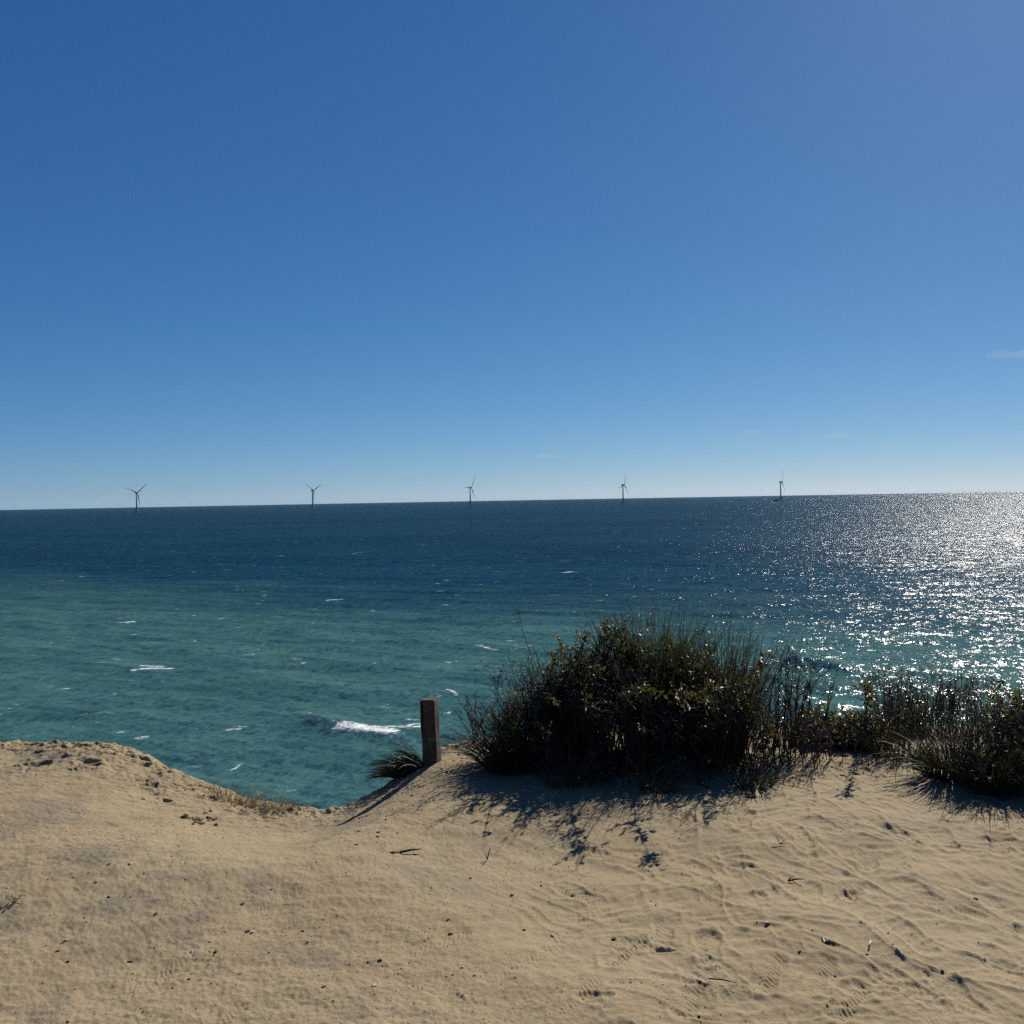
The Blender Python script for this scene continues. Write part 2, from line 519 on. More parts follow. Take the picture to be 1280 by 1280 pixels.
for (pts, wd, hgt, _f) in breakers:
    w = [sea_pt(*p) for p in pts]
    best = np.full(sx_.shape, 1e9)
    for a, b in zip(w[:-1], w[1:]):
        d_, t_ = seg_dist(*a, *b)
        best = np.minimum(best, d_)
    cx = np.mean([p[0] for p in w]); ln_ = abs(w[-1][0] - w[0][0]) * .5
    wz += hgt * np.exp(-(best / wd) ** 2) * np.exp(-((sx_ - cx) / (ln_ * 1.1)) ** 2)
for (a, b, wd, st) in foams:
    d_, t_ = seg_dist(*sea_pt(*a), *sea_pt(*b))
    foam = np.maximum(foam, st * np.exp(-(d_ / wd) ** 2))
rr2 = sx_ ** 2 + sy_ ** 2
wz = wz + SEA - rr2 / (2 * 7.4e6)
M_sea = sea_mat()
sea = link_mesh('sea_water', np.stack([sx_.ravel(), sy_.ravel(), wz.ravel()], 1), grid_faces(len(srad), len(scol)), M_sea)
fa = sea.data.attributes.new('foam', 'FLOAT', 'POINT')
fa.data.foreach_set('value', foam.ravel().astype(np.float32))
tag(sea, kind='structure')

# ------------------------------------------------------------------ haze over the water
hm = bpy.data.materials.new('haze_air')
hm.use_nodes = True
hm.node_tree.nodes.remove(hm.node_tree.nodes['Principled BSDF'])
pv = hm.node_tree.nodes.new('ShaderNodeVolumePrincipled')
pv.inputs['Color'].default_value = (.50, .76, 1.0, 1)
pv.inputs['Density'].default_value = 6e-6
pv.inputs['Anisotropy'].default_value = 0.2
hm.node_tree.links.new(pv.outputs[0], hm.node_tree.nodes['Material Output'].inputs['Volume'])
X0, X1, Y0, Y1, Z0, Z1 = -29000, 29000, -400, 29000, -105, 160
hv = [(X0, Y0, Z0), (X1, Y0, Z0), (X1, Y1, Z0), (X0, Y1, Z0), (X0, Y0, Z1), (X1, Y0, Z1), (X1, Y1, Z1), (X0, Y1, Z1)]
haze = link_mesh('haze', hv, [(3, 2, 1, 0), (4, 5, 6, 7), (0, 1, 5, 4), (1, 2, 6, 5), (2, 3, 7, 6), (3, 0, 4, 7)], hm, smooth=False)
tag(haze, kind='stuff')


# ------------------------------------------------------------------ mesh builder
class MB:
    def __init__(s):
        s.V = []; s.F = []

    def tube(s, pts, rad, n=4, cap=True):
        pts = [Vector(p) for p in pts]
        if not hasattr(rad, '__len__'): rad = [rad] * len(pts)
        b = len(s.V)
        for i, p in enumerate(pts):
            d = (pts[min(i + 1, len(pts) - 1)] - pts[max(i - 1, 0)])
            if d.length < 1e-9: d = Vector((0, 0, 1))
            d.normalize()
            a = d.cross(Vector((0, 0, 1)) if abs(d.z) < .9 else Vector((1, 0, 0))).normalized()
            c = d.cross(a)
            for k in range(n):
                t = 2 * math.pi * k / n
                s.V.append(p + (a * math.cos(t) + c * math.sin(t)) * rad[i])
        for i in range(len(pts) - 1):
            for k in range(n):
                k2 = (k + 1) % n
                s.F.append((b + i * n + k, b + i * n + k2, b + (i + 1) * n + k2, b + (i + 1) * n + k))
        if cap:
            s.F.append(tuple(b + k for k in range(n - 1, -1, -1)))
            s.F.append(tuple(b + (len(pts) - 1) * n + k for k in range(n)))

    def leaf(s, p, d, up, L, W, fold=.25, curl=.15):
        d = d.normalized()
        side = d.cross(up)
        if side.length < 1e-4: side = d.cross(Vector((1, 0.3, 0.1)))
        side.normalize()
        nrm = side.cross(d).normalized()
        b = len(s.V)
        def q(t, w, h): return p + d * (L * t) + side * (W * w) + nrm * (h)
        s.V += [q(0, 0, 0), q(.33, .42, W * fold), q(.68, .40, W * fold - L * curl * .4), q(1, 0, -L * curl), q(.68, -.40, W * fold - L * curl * .4), q(.33, -.42, W * fold), q(.5, 0, -L * curl * .15)]
        s.F += [(b, b + 1, b + 6), (b + 1, b + 2, b + 6), (b + 2, b + 3, b + 6), (b + 3, b + 4, b + 6), (b + 4, b + 5, b + 6), (b + 5, b, b + 6)]

    def blade(s, p, d, L, W, droop, segs=5):
        p = Vector(p); d = Vector(d).normalized()
        side = d.cross(Vector((random.uniform(-1, 1), random.uniform(-1, 1), .2)))
        if side.length < 1e-3: side = Vector((1, 0, 0))
        side.normalize()
        b = len(s.V)
        c = Vector(p)
        for i in range(segs + 1):
            t = i / segs
            w = W * (1 - t ** 2.2) * .5 + .0003
            nr = side.cross(d) * (w * .5)
            s.V += [c - side * w + nr, c, c + side * w + nr]
            d = (d + Vector(droop) * (1.0 / segs) * (.4 + 1.2 * t)).normalized()
            c = c + d * (L / segs)
        for i in range(segs):
            q = b + i * 3
            s.F += [(q, q + 1, q + 4, q + 3), (q + 1, q + 2, q + 5, q + 4)]

    def box(s, lo, hi, mat=None):
        b = len(s.V)
        x0, y0, z0 = lo; x1, y1, z1 = hi
        vs = [(x0, y0, z0), (x1, y0, z0), (x1, y1, z0), (x0, y1, z0), (x0, y0, z1), (x1, y0, z1), (x1, y1, z1), (x0, y1, z1)]
        s.V += [(mat @ Vector(v)) if mat else Vector(v) for v in vs]
        s.F += [tuple(b + k for k in f) for f in [(3, 2, 1, 0), (4, 5, 6, 7), (0, 1, 5, 4), (1, 2, 6, 5), (2, 3, 7, 6), (3, 0, 4, 7)]]

    def build(s, name, mat, parent=None, smooth=True, origin=None):
        V = s.V
        if origin is not None:
            o_ = Vector(origin)
            V = [Vector(v) - o_ for v in V]
        return link_mesh(name, V, s.F, mat, parent, smooth, loc=(origin if (origin is not None and parent is None) else None))


def rv():
    while True:
        v = Vector((random.uniform(-1, 1), random.uniform(-1, 1), random.uniform(-1, 1)))
        if .05 < v.length < 1: return v.normalized()


# ------------------------------------------------------------------ plant materials
def leaf_mat(name, c1, c2, rough=.4, trans=.25, tcol=(.10, .12, .02), scale=9, spec=.5):
    t = NT(name)
    P = t.pos()
    f = t.ss(t.noise(P, scale, 3, .6), .35, .65)
    f2 = t.noise(P, 60, 2)
    c = t.mix(f, c1, c2)
    c = t.mix(t.ss(f2, .6, .75), c, tuple(x * 1.6 for x in c2))
    t.put(t.p.inputs['Base Color'], c)
    t.p.inputs['Roughness'].default_value = rough
    t.p.inputs['Specular IOR Level'].default_value = spec
    tr = t.new('ShaderNodeBsdfTranslucent', {'Color': (*tcol, 1)})
    mx = t.new('ShaderNodeMixShader', {0: trans})
    t.t.links.new(t.p.outputs[0], mx.inputs[1]); t.t.links.new(tr.outputs[0], mx.inputs[2])
    t.t.links.new(mx.outputs[0], t.out.inputs['Surface'])
    return t.m


M_leaf = leaf_mat('glossy_leaf', (.027, .024, .014), (.052, .047, .022), .52, .24, (.11, .105, .022), spec=.35)
M_leaf2 = leaf_mat('young_leaf', (.022, .030, .011), (.042, .052, .016), .55, .22, (.13, .15, .025))
M_grass = leaf_mat('dune_grass', (.022, .023, .012), (.042, .041, .020), .6, .16, (.06, .06, .02), 14)
M_gdark = leaf_mat('dark_grass', (.015, .017, .009), (.026, .029, .013), .65, .10, (.045, .05, .015), 14)
M_straw = leaf_mat('dry_grass', (.16, .125, .065), (.26, .21, .12), .6, .25, (.20, .16, .08), 14, .3)
M_brown = leaf_mat('rusty_stalk', (.030, .023, .014), (.052, .039, .022), .6, .16, (.06, .042, .018), 14, .3)
M_twig = flat_mat('twig_bark', (.040, .030, .024), .8, .4, 40, .2)
M_weed = leaf_mat('weed_stalk', (.046, .036, .030), (.078, .064, .050), .5, .14, (.08, .06, .04), 16, .3)


# ------------------------------------------------------------------ plants
def grass_clump(name, label, cat, c, n, L, spread, W=.005, lean=(0, 0), fan=.5, droop=.5, mat=None, group=None, heads=0):
    mb = MB()
    for i in range(n):
        a = random.uniform(0, 2 * math.pi); r = math.sqrt(random.random())
        x = c[0] + spread[0] * r * math.cos(a); y = c[1] + spread[1] * r * math.sin(a)
        mb_z = None
        out = Vector((math.cos(a) * r, math.sin(a) * r, 0))
        d = Vector((lean[0] + random.gauss(0, .18), lean[1] + random.gauss(0, .18), 1)) + out * fan
        l = L * random.uniform(.5, 1.05)
        dr_ = out * droop + Vector((lean[0] * .6 + random.gauss(0, .25), lean[1] * .6 + random.gauss(0, .25), -droop * random.uniform(.3, 1.3)))
        mb.blade((x, y, 0), d, l, W * random.uniform(.6, 1.2), dr_, 6)
    # roots follow the ground
    bx = np.array([[v.x, v.y] for v in mb.V[0::21]]); hzs = H(bx[:, 0], bx[:, 1])
    for i in range(len(bx)):
        for k in range(21):
            mb.V[i * 21 + k].z += hzs[i] - .01
    if heads:
        for i in range(heads):
            v = mb.V[random.randrange(len(bx)) * 21 + 19]
            for k in range(6):
                mb.tube([v + rv() * .006, v + Vector((0, 0, .012)) + rv() * .012], [.002, .0012], 3)
    z0 = hz(c[0], c[1])
    o = mb.build(name, mat or M_grass, origin=(c[0], c[1], z0))
    return tag(o, label, cat, group)


def curve(p0, p1, wob, n=6, sag=0.0):
    p0, p1 = Vector(p0), Vector(p1)
    L = (p1 - p0).length
    a, b = rv() * wob * L, rv() * wob * L
    out = []
    for i in range(n + 1):
        t = i / n
        p = p0.lerp(p1, t) + a * math.sin(math.pi * t) + b * math.sin(2 * math.pi * t) * .5
        p.z -= sag * L * t * t
        # stems leave the root steeply
        p.z += .10 * L * math.sin(math.pi * t)
        out.append(p)
    return out


def shrub(name, label, cat, roots, blobs, n_stems, twigs, leafL, leafW, leaf_m, stem_m=None, step=.022, dens=1.0, shell=.55, group=None, extra=(), stem_r=.006, tip_r=.0016):
    """stems run from the roots to targets in the blobs, twigs and leaves along them"""
    st = MB(); lf = MB()
    tot = sum(b[6] for b in blobs)
    rz = H(np.array([r[0] for r in roots]), np.array([r[1] for r in roots]))
    cz = float(np.mean(rz))
    def leaves(pts, start=0.0, k=1.0):
        for a, b in zip(pts[:-1], pts[1:]):
            L = (b - a).length
            m = max(1, int(L / step * dens * k + random.random()))
            ax = (b - a).normalized() if L > 1e-6 else Vector((0, 0, 1))
            for j in range(m):
                p = a.lerp(b, random.random())
                d = (ax * .6 + rv() * 1.0 + Vector((0, 0, .15))).normalized()
                lf.leaf(p, d, (rv() + Vector((0, 0, .8))), leafL * random.uniform(.6, 1.2), leafW * random.uniform(.7, 1.2), random.uniform(.05, .4), random.uniform(-.1, .35))
    for i in range(n_stems):
        q = random.random() * tot
        for b in blobs:
            q -= b[6]
            if q <= 0: break
        v = rv()
        if v.z < -.35: v.z = -v.z * .5
        rad = shell + (1 - shell) * random.random() ** .6
        tgt = Vector((b[0] + v.x * b[3] * rad, b[1] + v.y * b[4] * rad, b[2] + v.z * b[5] * rad))
        ri = min(range(len(roots)), key=lambda k: (roots[k][0] - tgt.x) ** 2 + (roots[k][1] - tgt.y) ** 2 + random.random() * .12)
        root = Vector((roots[ri][0] + random.gauss(0, .03), roots[ri][1] + random.gauss(0, .03), rz[ri] - .02))
        pts = curve(root, tgt, .09, 7)
        st.tube(pts, [stem_r * (1 - t / 7.0) + tip_r * (t / 7.0) for t in range(8)], 4, False)
        leaves(pts[5:], k=.8)
        for j in range(twigs):
            t = random.uniform(.40, 1.0)
            k = min(int(t * 7), 6)
            p = pts[k].lerp(pts[k + 1], t * 7 - k)
            ax = (pts[k + 1] - pts[k]).normalized()
            d = (ax * .7 + rv() * .9 + Vector((0, 0, .25))).normalized()
            l = random.uniform(.06, .17)
            tp = curve(p, p + d * l, .1, 3)
            st.tube(tp, [tip_r * 1.3, tip_r, tip_r * .8, tip_r * .5], 3, False)
            leaves(tp[1:])
    for (p0, p1, lead) in extra:                      # single long shoots that stand out of the crown
        pts = curve(p0, p1, .04, 10)
        st.tube(pts, [.0035 * (1 - t / 11.0) + .0013 for t in range(11)], 4, False)
        if lead:
            leaves(pts[6:], k=lead)
            for j in range(int(12 * lead)):
                k = random.randrange(6, 10)
                tp = curve(pts[k], pts[k] + (rv() * .8 + (pts[10] - pts[9]).normalized() * .6).normalized() * random.uniform(.05, .11), .1, 3)
                st.tube(tp, [.0016, .0014, .001, .0008], 3, False)
                leaves(tp, k=lead)
    base = Vector((np.mean([r[0] for r in roots]), np.mean([r[1] for r in roots]), cz))
    root_o = empty(name, base)
    tag(root_o, label, cat, group)
    o1 = st.build('stem', stem_m or M_twig, root_o, origin=base)
    o2 = lf.build('foliage', leaf_m, root_o, origin=base)
    return root_o


def weed(name, label, cat, c, spread, n, Hh, mat=None, lean=(0, 0), side=7, seed=1.0, group=None, r0=.0028, top=.25):
    """dry upright stalks with short side twigs and seed heads"""
    mb = MB(); hd = MB()
    xs = [(c[0] + random.gauss(0, 1) * spread[0] * .5, c[1] + random.gauss(0, 1) * spread[1] * .5) for i in range(n)]
    zs = H(np.array([p[0] for p in xs]), np.array([p[1] for p in xs]))
    for (x, y), z in zip(xs, zs):
        h = Hh * random.uniform(.55, 1.05)
        t_ = Vector((x + (lean[0] + random.gauss(0, .16)) * h, y + (lean[1] + random.gauss(0, .16)) * h, z + h))
        pts = curve((x, y, z - .02), t_, .05, 6)
        mb.tube(pts, [r0 * (1 - i / 6.0) + .0008 for i in range(7)], 3, False)
        for j in range(side):
            t = random.uniform(top, 1)
            k = min(int(t * 6), 5)
            p = pts[k].lerp(pts[k + 1], t * 6 - k)
            d = (rv() * .7 + Vector((0, 0, .8))).normalized()
            q = p + d * random.uniform(.04, .13) * (Hh / .5)
            tp = curve(p, q, .08, 3)
            mb.tube(tp, [.0013, .001, .0008, .0006], 3, False)
            for s in range(int(3 * seed + random.random() * (seed > 0))):
                e = tp[random.randrange(1, 4)] + rv() * .004
                hd.leaf(e, rv() + Vector((0, 0, .4)), rv(), random.uniform(.006, .018), random.uniform(.003, .008))
    z0 = hz(c[0], c[1])
    root_o = empty(name, (c[0], c[1], z0))
    tag(root_o, label, cat, group)
    mb.build('stem', mat or M_weed, root_o, origin=(c[0], c[1], z0))
    if hd.V: hd.build('seed_head', mat or M_weed, root_o, origin=(c[0], c[1], z0))
    return root_o


def P3(u, v, D):
    D = D + (BSH if BSH and 605 < u < 1000 and D > 5 else 0)
    p = at_depth(u, v, D)
    return (p.x, p.y, p.z)


BSH = -.40


def blob(u, v, D, ru, rd, rvv, w=1.0):
    D = D + (BSH if 605 < u < 1000 else 0)
    p = at_depth(u, v, D)
    s = D / F
    return (p.x, p.y, p.z, ru * s, rd, rvv * s, w)


def xy(u, D):
    D = D + (BSH if 605 < u < 1000 else 0)
    p = at_depth(u, 900, D)
    return (p.x, p.y)


# shoots whose leafy tips throw the two long shadows onto the sand
def shoot(u, v, h):
    g = gp(u, v)
    return g + SUN * (h / SUN.z)


main = shrub('leafy_shrub', 'big dark glossy-leaved shrub in the middle of the rim, right of the wooden post', 'shrub',
             [xy(u, D) for u, D in ((690, 6.25), (725, 6.15), (755, 6.3), (790, 6.2), (825, 6.15), (860, 6.25), (740, 6.5), (800, 6.5))],
             [blob(765, 850, 6.3, 62, .20, 66, 1.5), blob(772, 800, 6.35, 32, .14, 24, .55), blob(715, 875, 6.25, 46, .17, 48, .9), blob(835, 878, 6.2, 62, .18, 50, 1.0),
              blob(790, 905, 6.1, 100, .12, 32, .6), blob(715, 830, 6.3, 26, .16, 24, .35), blob(855, 838, 6.35, 52, .22, 42, 1.0), blob(690, 900, 6.2, 60, .2, 40, .6), blob(750, 935, 6.1, 130, .16, 22, .35), blob(778, 915, 6.15, 26, .14, 30, .35)],
             240, 6, .036, .016, M_leaf, dens=1.05, step=.02,
             extra=[(P3(806, 958, 6.72), shoot(826, 1088, .62), 1.6), (P3(740, 955, 6.75), shoot(728, 1078, .60), 1.6), (P3(690, 955, 6.85), shoot(655, 1040, .50), 1.0), (P3(660, 950, 6.9), shoot(605, 1050, .5), .5), (P3(870, 950, 6.8), shoot(880, 1035, .6), .8)]
             + [(P3(u_, 950, 6.15 + .1 * (k_ % 3)), shoot(us, vs, h_ * (.62, 1.25, .85, 1.5)[k_ % 4]), 1.0) for k_, (u_, us, vs, h_) in enumerate(((655, 640, 1000, .42), (680, 662, 1020, .46), (700, 694, 1012, .5), (670, 622, 1008, .5), (640, 600, 990, .42), (660, 590, 1012, .5), (640, 574, 992, .46), (720, 712, 1002, .44), (760, 762, 1012, .5), (800, 790, 1004, .46), (845, 842, 1012, .5), (905, 900, 1004, .44), (935, 942, 998, .42), (690, 650, 1030, .5), (700, 676, 1032, .55)))])
shrub('leafy_shrub', 'low leafy runners creeping onto the shaded sand in front of the big shrub', 'shrub', [xy(u, D) for u, D in ((655, 6.0), (735, 5.95), (800, 5.95), (870, 6.0), (925, 6.0))],
      [blob(650, 950, 5.95, 30, .10, 14), blob(732, 972, 5.70, 28, .12, 14), blob(795, 955, 5.95, 30, .10, 12), blob(868, 975, 5.70, 34, .12, 16), blob(930, 965, 5.85, 24, .1, 12)], 60, 4, .036, .016, M_leaf, stem_r=.004)
side = shrub('leafy_shrub', 'low bush with paler yellow-green leaves at the foot of the rusty stalks', 'shrub',
             [xy(u, D) for u, D in ((895, 6.1), (920, 6.15), (880, 6.05))],
             [blob(905, 895, 6.05, 42, .20, 38, 1.0), blob(880, 920, 5.95, 36, .14, 26, .6)], 80, 6, .040, .019, M_leaf2)
weed('dry_weed', 'thicket of purplish brown twiggy stalks on the left side of the big shrub', 'weeds', xy(688, 6.3), (.19, .16), 150, .56, M_weed, lean=(-.10, -.05), side=9, seed=1.3)
weed('dry_weed', 'low fringe of twiggy stalks sloping down to the left end of the big shrub', 'weeds', xy(642, 6.3), (.14, .14), 70, .34, M_weed, lean=(-.2, -.05), side=9, seed=1.3)
weed('dry_weed', 'thin greyish stalks sticking up behind the top left of the big shrub', 'weeds', xy(722, 6.5), (.12, .12), 60, .62, M_weed, side=8, seed=1.3)
grass_clump('grass_clump', 'dark green grass tuft with drooping blades at the lower left foot of the big shrub', 'grass', xy(650, 6.1), 420, .46, (.22, .16), .0055, (-.2, -.1), .7, .7, M_gdark)
grass_clump('grass_clump', 'tall upright grass topping the middle of the big shrub', 'grass', xy(822, 6.45), 760, 1.03, (.17, .12), .006, (0, 0), .2, .2, M_grass)
grass_clump('grass_clump', 'thin grass stems rising through the leaves left of the tallest part of the big shrub', 'grass', xy(715, 6.35), 160, .78, (.16, .12), .005, (-.1, 0), .25, .2, M_gdark)
grass_clump('grass_clump', 'tall rusty brown stalks on the right shoulder of the big shrub', 'grass', xy(897, 6.4), 620, .86, (.17, .12), .006, (0, 0), .22, .2, M_brown)
grass_clump('grass_clump', 'sparse long grass blades leaning right off the right shoulder of the big shrub', 'grass', xy(930, 6.45), 60, .82, (.10, .1), .005, (.25, 0), .4, .3, M_grass)
weed('bare_shrub', 'open leafless twiggy shrub with thin dark branches right of the big shrub', 'shrub', xy(985, 6.35), (.16, .14), 26, .62, M_twig, side=16, seed=.9, r0=.005, lean=(.12, 0))
for (u_, D_, n_, L_, lab, m_) in ((690, 6.12, 150, .42, 'dark blades fringing the sand at the front left foot of the big shrub', M_gdark), (775, 5.80, 110, .40, 'dark blades fringing the sand at the front middle foot of the big shrub', M_gdark), (860, 6.10, 130, .36, 'brownish blades fringing the sand below the paler yellow-green leaves', M_brown)):
    grass_clump('grass_clump', lab, 'grass', xy(u_, D_), n_, L_, (.24, .20), .005, (-.1, -.25), .5, .5, m_)
for (u_, D_, n_, L_, sp_, ln_, m_, lab) in (
        (628, 5.95, 90, .34, .07, -.5, M_gdark, 'low tuft of blades pointing left at the very left tip of the big shrub'),
        (708, 5.62, 70, .30, .08, -.2, M_brown, 'small brown tuft standing on the shaded sand before the left half of the big shrub'),
        (752, 6.05, 80, .34, .06, -.1, M_gdark, 'small dark tuft standing on the shaded sand under the tallest leaves of the big shrub'),
        (818, 5.52, 80, .26, .09, .1, M_gdark, 'low dark tuft standing on the shaded sand before the right half of the big shrub'),
        (885, 5.95, 60, .30, .07, .2, M_brown, 'thin brown tuft standing on the sand below the paler yellow-green leaves'),
        (940, 5.55, 90, .28, .10, .2, M_gdark, 'low spreading tuft on the sand at the right corner of the big shrub')):
    grass_clump('grass_tuft', lab, 'grass', xy(u_, D_), n_, L_, (sp_, sp_ * .7), .005, (ln_ * .6, -.25), .7, .7, m_)
for (u_, D_, n_, h_, ln_, lab) in ((668, 6.0, 12, .56, -.2, 'sparse branching dead stalks leaning over the sand at the left front of the big shrub'), (770, 5.9, 12, .62, 0, 'sparse dead stalks leaning toward the sand before the middle of the big shrub'), (905, 5.9, 14, .60, .1, 'sparse dead stalks leaning toward the sand before the paler yellow-green leaves')):
    weed('dry_weed', lab, 'weeds', xy(u_, D_), (.22, .16), n_, h_, M_twig, lean=(ln_, -.3), side=16, seed=1.6, r0=.004, top=.35)
weed('bare_shrub', 'dry twigs mixed into the foot of the big shrub, below its tallest leaves', 'shrub', xy(765, 6.0), (.50, .22), 60, .40, M_twig, side=9, seed=1.2, r0=.003, lean=(-.05, -.25))
weed('bare_shrub', 'tangle of thin brown twigs hanging over the sand at the right foot of the shrub', 'shrub', xy(965, 6.0), (.20, .10), 42, .36, M_brown, side=10, seed=1.6, lean=(-.1, -.2))
shrub('leafy_shrub', 'small bright green leafy plant beside the open twiggy shrub', 'plant', [xy(1028, 6.2), xy(1014, 6.15)], [blob(1026, 918, 6.15, 32, .13, 24, 1.0)], 36, 4, .065, .026, M_leaf2, step=.04)
shrub('leafy_shrub', 'small round dense dark bush casting a solid shadow, right of the bright green plant', 'shrub', [xy(1070, 6.1), xy(1085, 6.1), xy(1058, 6.05)], [blob(1072, 928, 6.0, 34, .15, 28, 1.0)], 80, 6, .034, .018, M_leaf,
      extra=[(P3(1068, 950, 6.95), shoot(1058, 1000, .42), 1.4)])
weed('dry_weed', 'upright dark seed stalks on the rim above the round dense bush', 'weeds', xy(1118, 6.7), (.16, .14), 70, .46, M_weed, side=7, seed=2.0)
weed('dry_weed', 'broad stand of thin brown stalks on the rim behind the spiky tussock', 'weeds', xy(1185, 6.75), (.24, .2), 110, .44, M_brown, side=6, seed=1.6)
weed('dry_weed', 'low tangled dry stalks on the sand below the small bright green plant', 'weeds', xy(1015, 5.75), (.24, .18), 36, .28, M_weed, side=8, seed=1.8, lean=(-.1, -.15))
weed('dry_weed', 'low brown stalks scattered on the sand between the round bush and the spiky tussock', 'weeds', xy(1110, 5.8), (.24, .22), 60, .28, M_brown, side=6, seed=1.4)
grass_clump('grass_clump', 'upright olive grass among the dark seed stalks on the right rim', 'grass', xy(1140, 6.65), 200, .42, (.14, .12), .005, (0, 0), .3, .25, M_grass)
grass_clump('grass_tussock', 'spiky tussock of arching grey-green blades spreading over the sand on the right', 'grass', xy(1188, 5.25), 420, .40, (.13, .09), .006, (0, -.1), .9, .8, M_gdark)
weed('dry_weed', 'twiggy grey scrub spilling onto the sand between the spiky tussock and the right edge', 'weeds', xy(1235, 5.3), (.26, .2), 60, .42, M_weed, side=9, seed=1.8, lean=(0, -.1))
grass_clump('grass_clump', 'dark arching grass on the sand below the seed stalks, left of the spiky tussock', 'grass', xy(1128, 5.65), 110, .32, (.16, .1), .005, (-.1, -.1), .7, .7, M_gdark)
grass_clump('grass_clump', 'darker loose grass between the spiky tussock and the right-hand bush', 'grass', xy(1245, 5.0), 300, .38, (.16, .10), .006, (0, -.1), .6, .6, M_gdark)
shrub('leafy_shrub', 'dark bush cut by the right edge of the picture', 'shrub', [xy(1275, 5.4), xy(1300, 5.4), xy(1262, 5.3), xy(1290, 5.15)], [blob(1288, 912, 5.4, 46, .22, 46, 1.0), blob(1285, 965, 5.15, 44, .16, 36, .8), blob(1255, 985, 4.95, 30, .12, 24, .4)], 130, 6, .045, .019, M_leaf)
grass_clump('grass_clump', 'upright blades growing through the bush at the right edge', 'grass', xy(1262, 5.8), 160, .52, (.12, .1), .006, (0, 0), .25, .2, M_gdark)
grass_clump('grass_clump', 'dark green tuft drooping to the left at the foot of the wooden post', 'grass', xy(515, 5.9), 260, .30, (.09, .05), .007, (-1.3, -.25), .5, 1.1, M_gdark)
grass_clump('dry_grass_clump', 'thin pale dry grass on the left lip of the gap', 'dry grass', xy(290, 5.70), 120, .16, (.13, .05), .003, (.25, 0), .6, .4, M_straw)
grass_clump('dry_grass_clump', 'bushier straw coloured tuft near the bottom of the gap', 'dry grass', xy(338, 5.60), 190, .13, (.12, .05), .0025, (.2, 0), .9, .7, M_straw)
weed('dead_twig_plant', 'dark bare branching twig on the rim left of the big shrub', 'twig', xy(592, 6.45), (.02, .02), 3, .34, M_twig, side=14, seed=0, r0=.007, lean=(.25, 0), top=.4)
weed('dead_twig_plant', 'fine bare twigs reaching out between the wooden post and the big shrub', 'twig', xy(604, 6.5), (.10, .06), 12, .34, M_twig, lean=(-.4, 0), side=8, seed=0)

# the lone tall stalk with its curled tip
mb = MB()
a, b = Vector(P3(690, 870, 6.4)), Vector(P3(648, 764, 6.4))
pts = [a.lerp(b, i / 8.0) + Vector((-.03 * math.sin(math.pi * i / 8.0), 0, 0)) for i in range(9)]
gr = Vector((a.x + .08, a.y, hz(a.x + .08, a.y) - .02))
mb.tube([gr, gr.lerp(a, .5)] + pts, [.004, .0038] + [.0035 - .0018 * i / 8.0 for i in range(9)], 5)
for i in range(12):
    t = i / 12.0 * 4.2
    c0 = b + Vector((.010 * math.sin(t), .004, .010 * math.cos(t) - .008))
    mb.leaf(c0, rv(), rv(), .016, .008)
o = mb.build('tall_stalk', M_twig, origin=gr)
tag(o, 'single tall bare stalk with a curled tip rising above the left of the big shrub', 'stalk')

# little seedling on the left sand
g = gp(17, 1130)
mb = MB()
for i in range(9):
    d = (rv() + Vector((.2, -.1, .9))).normalized()
    L = random.uniform(.02, .04)
    mb.tube([g, g + d * L], [.0012, .0008], 3)
    for k in range(3):
        mb.leaf(g + d * L * (.5 + .25 * k), rv() + d, Vector((0, 0, 1)), .016, .007)
tag(mb.build('seedling', M_leaf2, origin=g), 'tiny green seedling alone on the bare sand at the left edge', 'plant')

# ------------------------------------------------------------------ wooden post
def wood_mat():
    t = NT('weathered_wood')
    tc = t.new('ShaderNodeTexCoord').outputs['Object']
    m = t.new('ShaderNodeMapping', {'Vector': tc, 'Scale': (1, 1, .07)}).outputs[0]
    g_ = t.noise(m, 90, 5, .65)
    k = t.noise(tc, 14, 4)
    c = t.mix(t.ss(g_, .3, .7), (.026, .021, .014), (.090, .076, .052))
    c = t.mix(t.ss(k, .5, .75), c, (.10, .085, .065))
    c = t.mix(t.ss(t.noise(m, 40, 3), .58, .64), c, (.016, .012, .009))
    t.put(t.p.inputs['Base Color'], c)
    t.p.inputs['Roughness'].default_value = .85
    t.p.inputs['Specular IOR Level'].default_value = .2
    t.put(t.p.inputs['Normal'], t.bump(g_, .7, .004))
    return t.m


pb = P3(540, 947, 5.85)
pz = hz(pb[0], pb[1])
top = P3(537.5, 872, 5.85)
hgt = top[2] - pz
import bmesh
bm = bmesh.new()
bmesh.ops.create_cube(bm, size=1.0)
for v in bm.verts:
    v.co = Vector((v.co.x * .094, v.co.y * .086, (v.co.z + .5) * (hgt + .25) - .25))
bmesh.ops.bevel(bm, geom=[e for e in bm.edges], offset=.006, segments=2, affect='EDGES')
bmesh.ops.subdivide_edges(bm, edges=[e for e in bm.edges if abs((e.verts[0].co - e.verts[1].co).z) > .2], cuts=14)
for v in bm.verts:                                      # worn and slightly checked timber
    v.co.x += .002 * math.sin(v.co.z * 23 + v.co.y * 40); v.co.y += .002 * math.sin(v.co.z * 31 + v.co.x * 50)
    if v.co.z > hgt - .03: v.co.z += .006 * math.sin(v.co.x * 70 + 1) - .003
me = bpy.data.meshes.new('wooden_post')
bm.to_mesh(me); bm.free()
me.materials.append(wood_mat())
post = bpy.data.objects.new('wooden_post', me)
post.location = (pb[0], pb[1], pz)
post.rotation_euler = (0, R(-2.0), R(-14))
COL.objects.link(post)
tag(post, 'short weathered square wooden post standing on the cliff edge beside the gap', 'post')

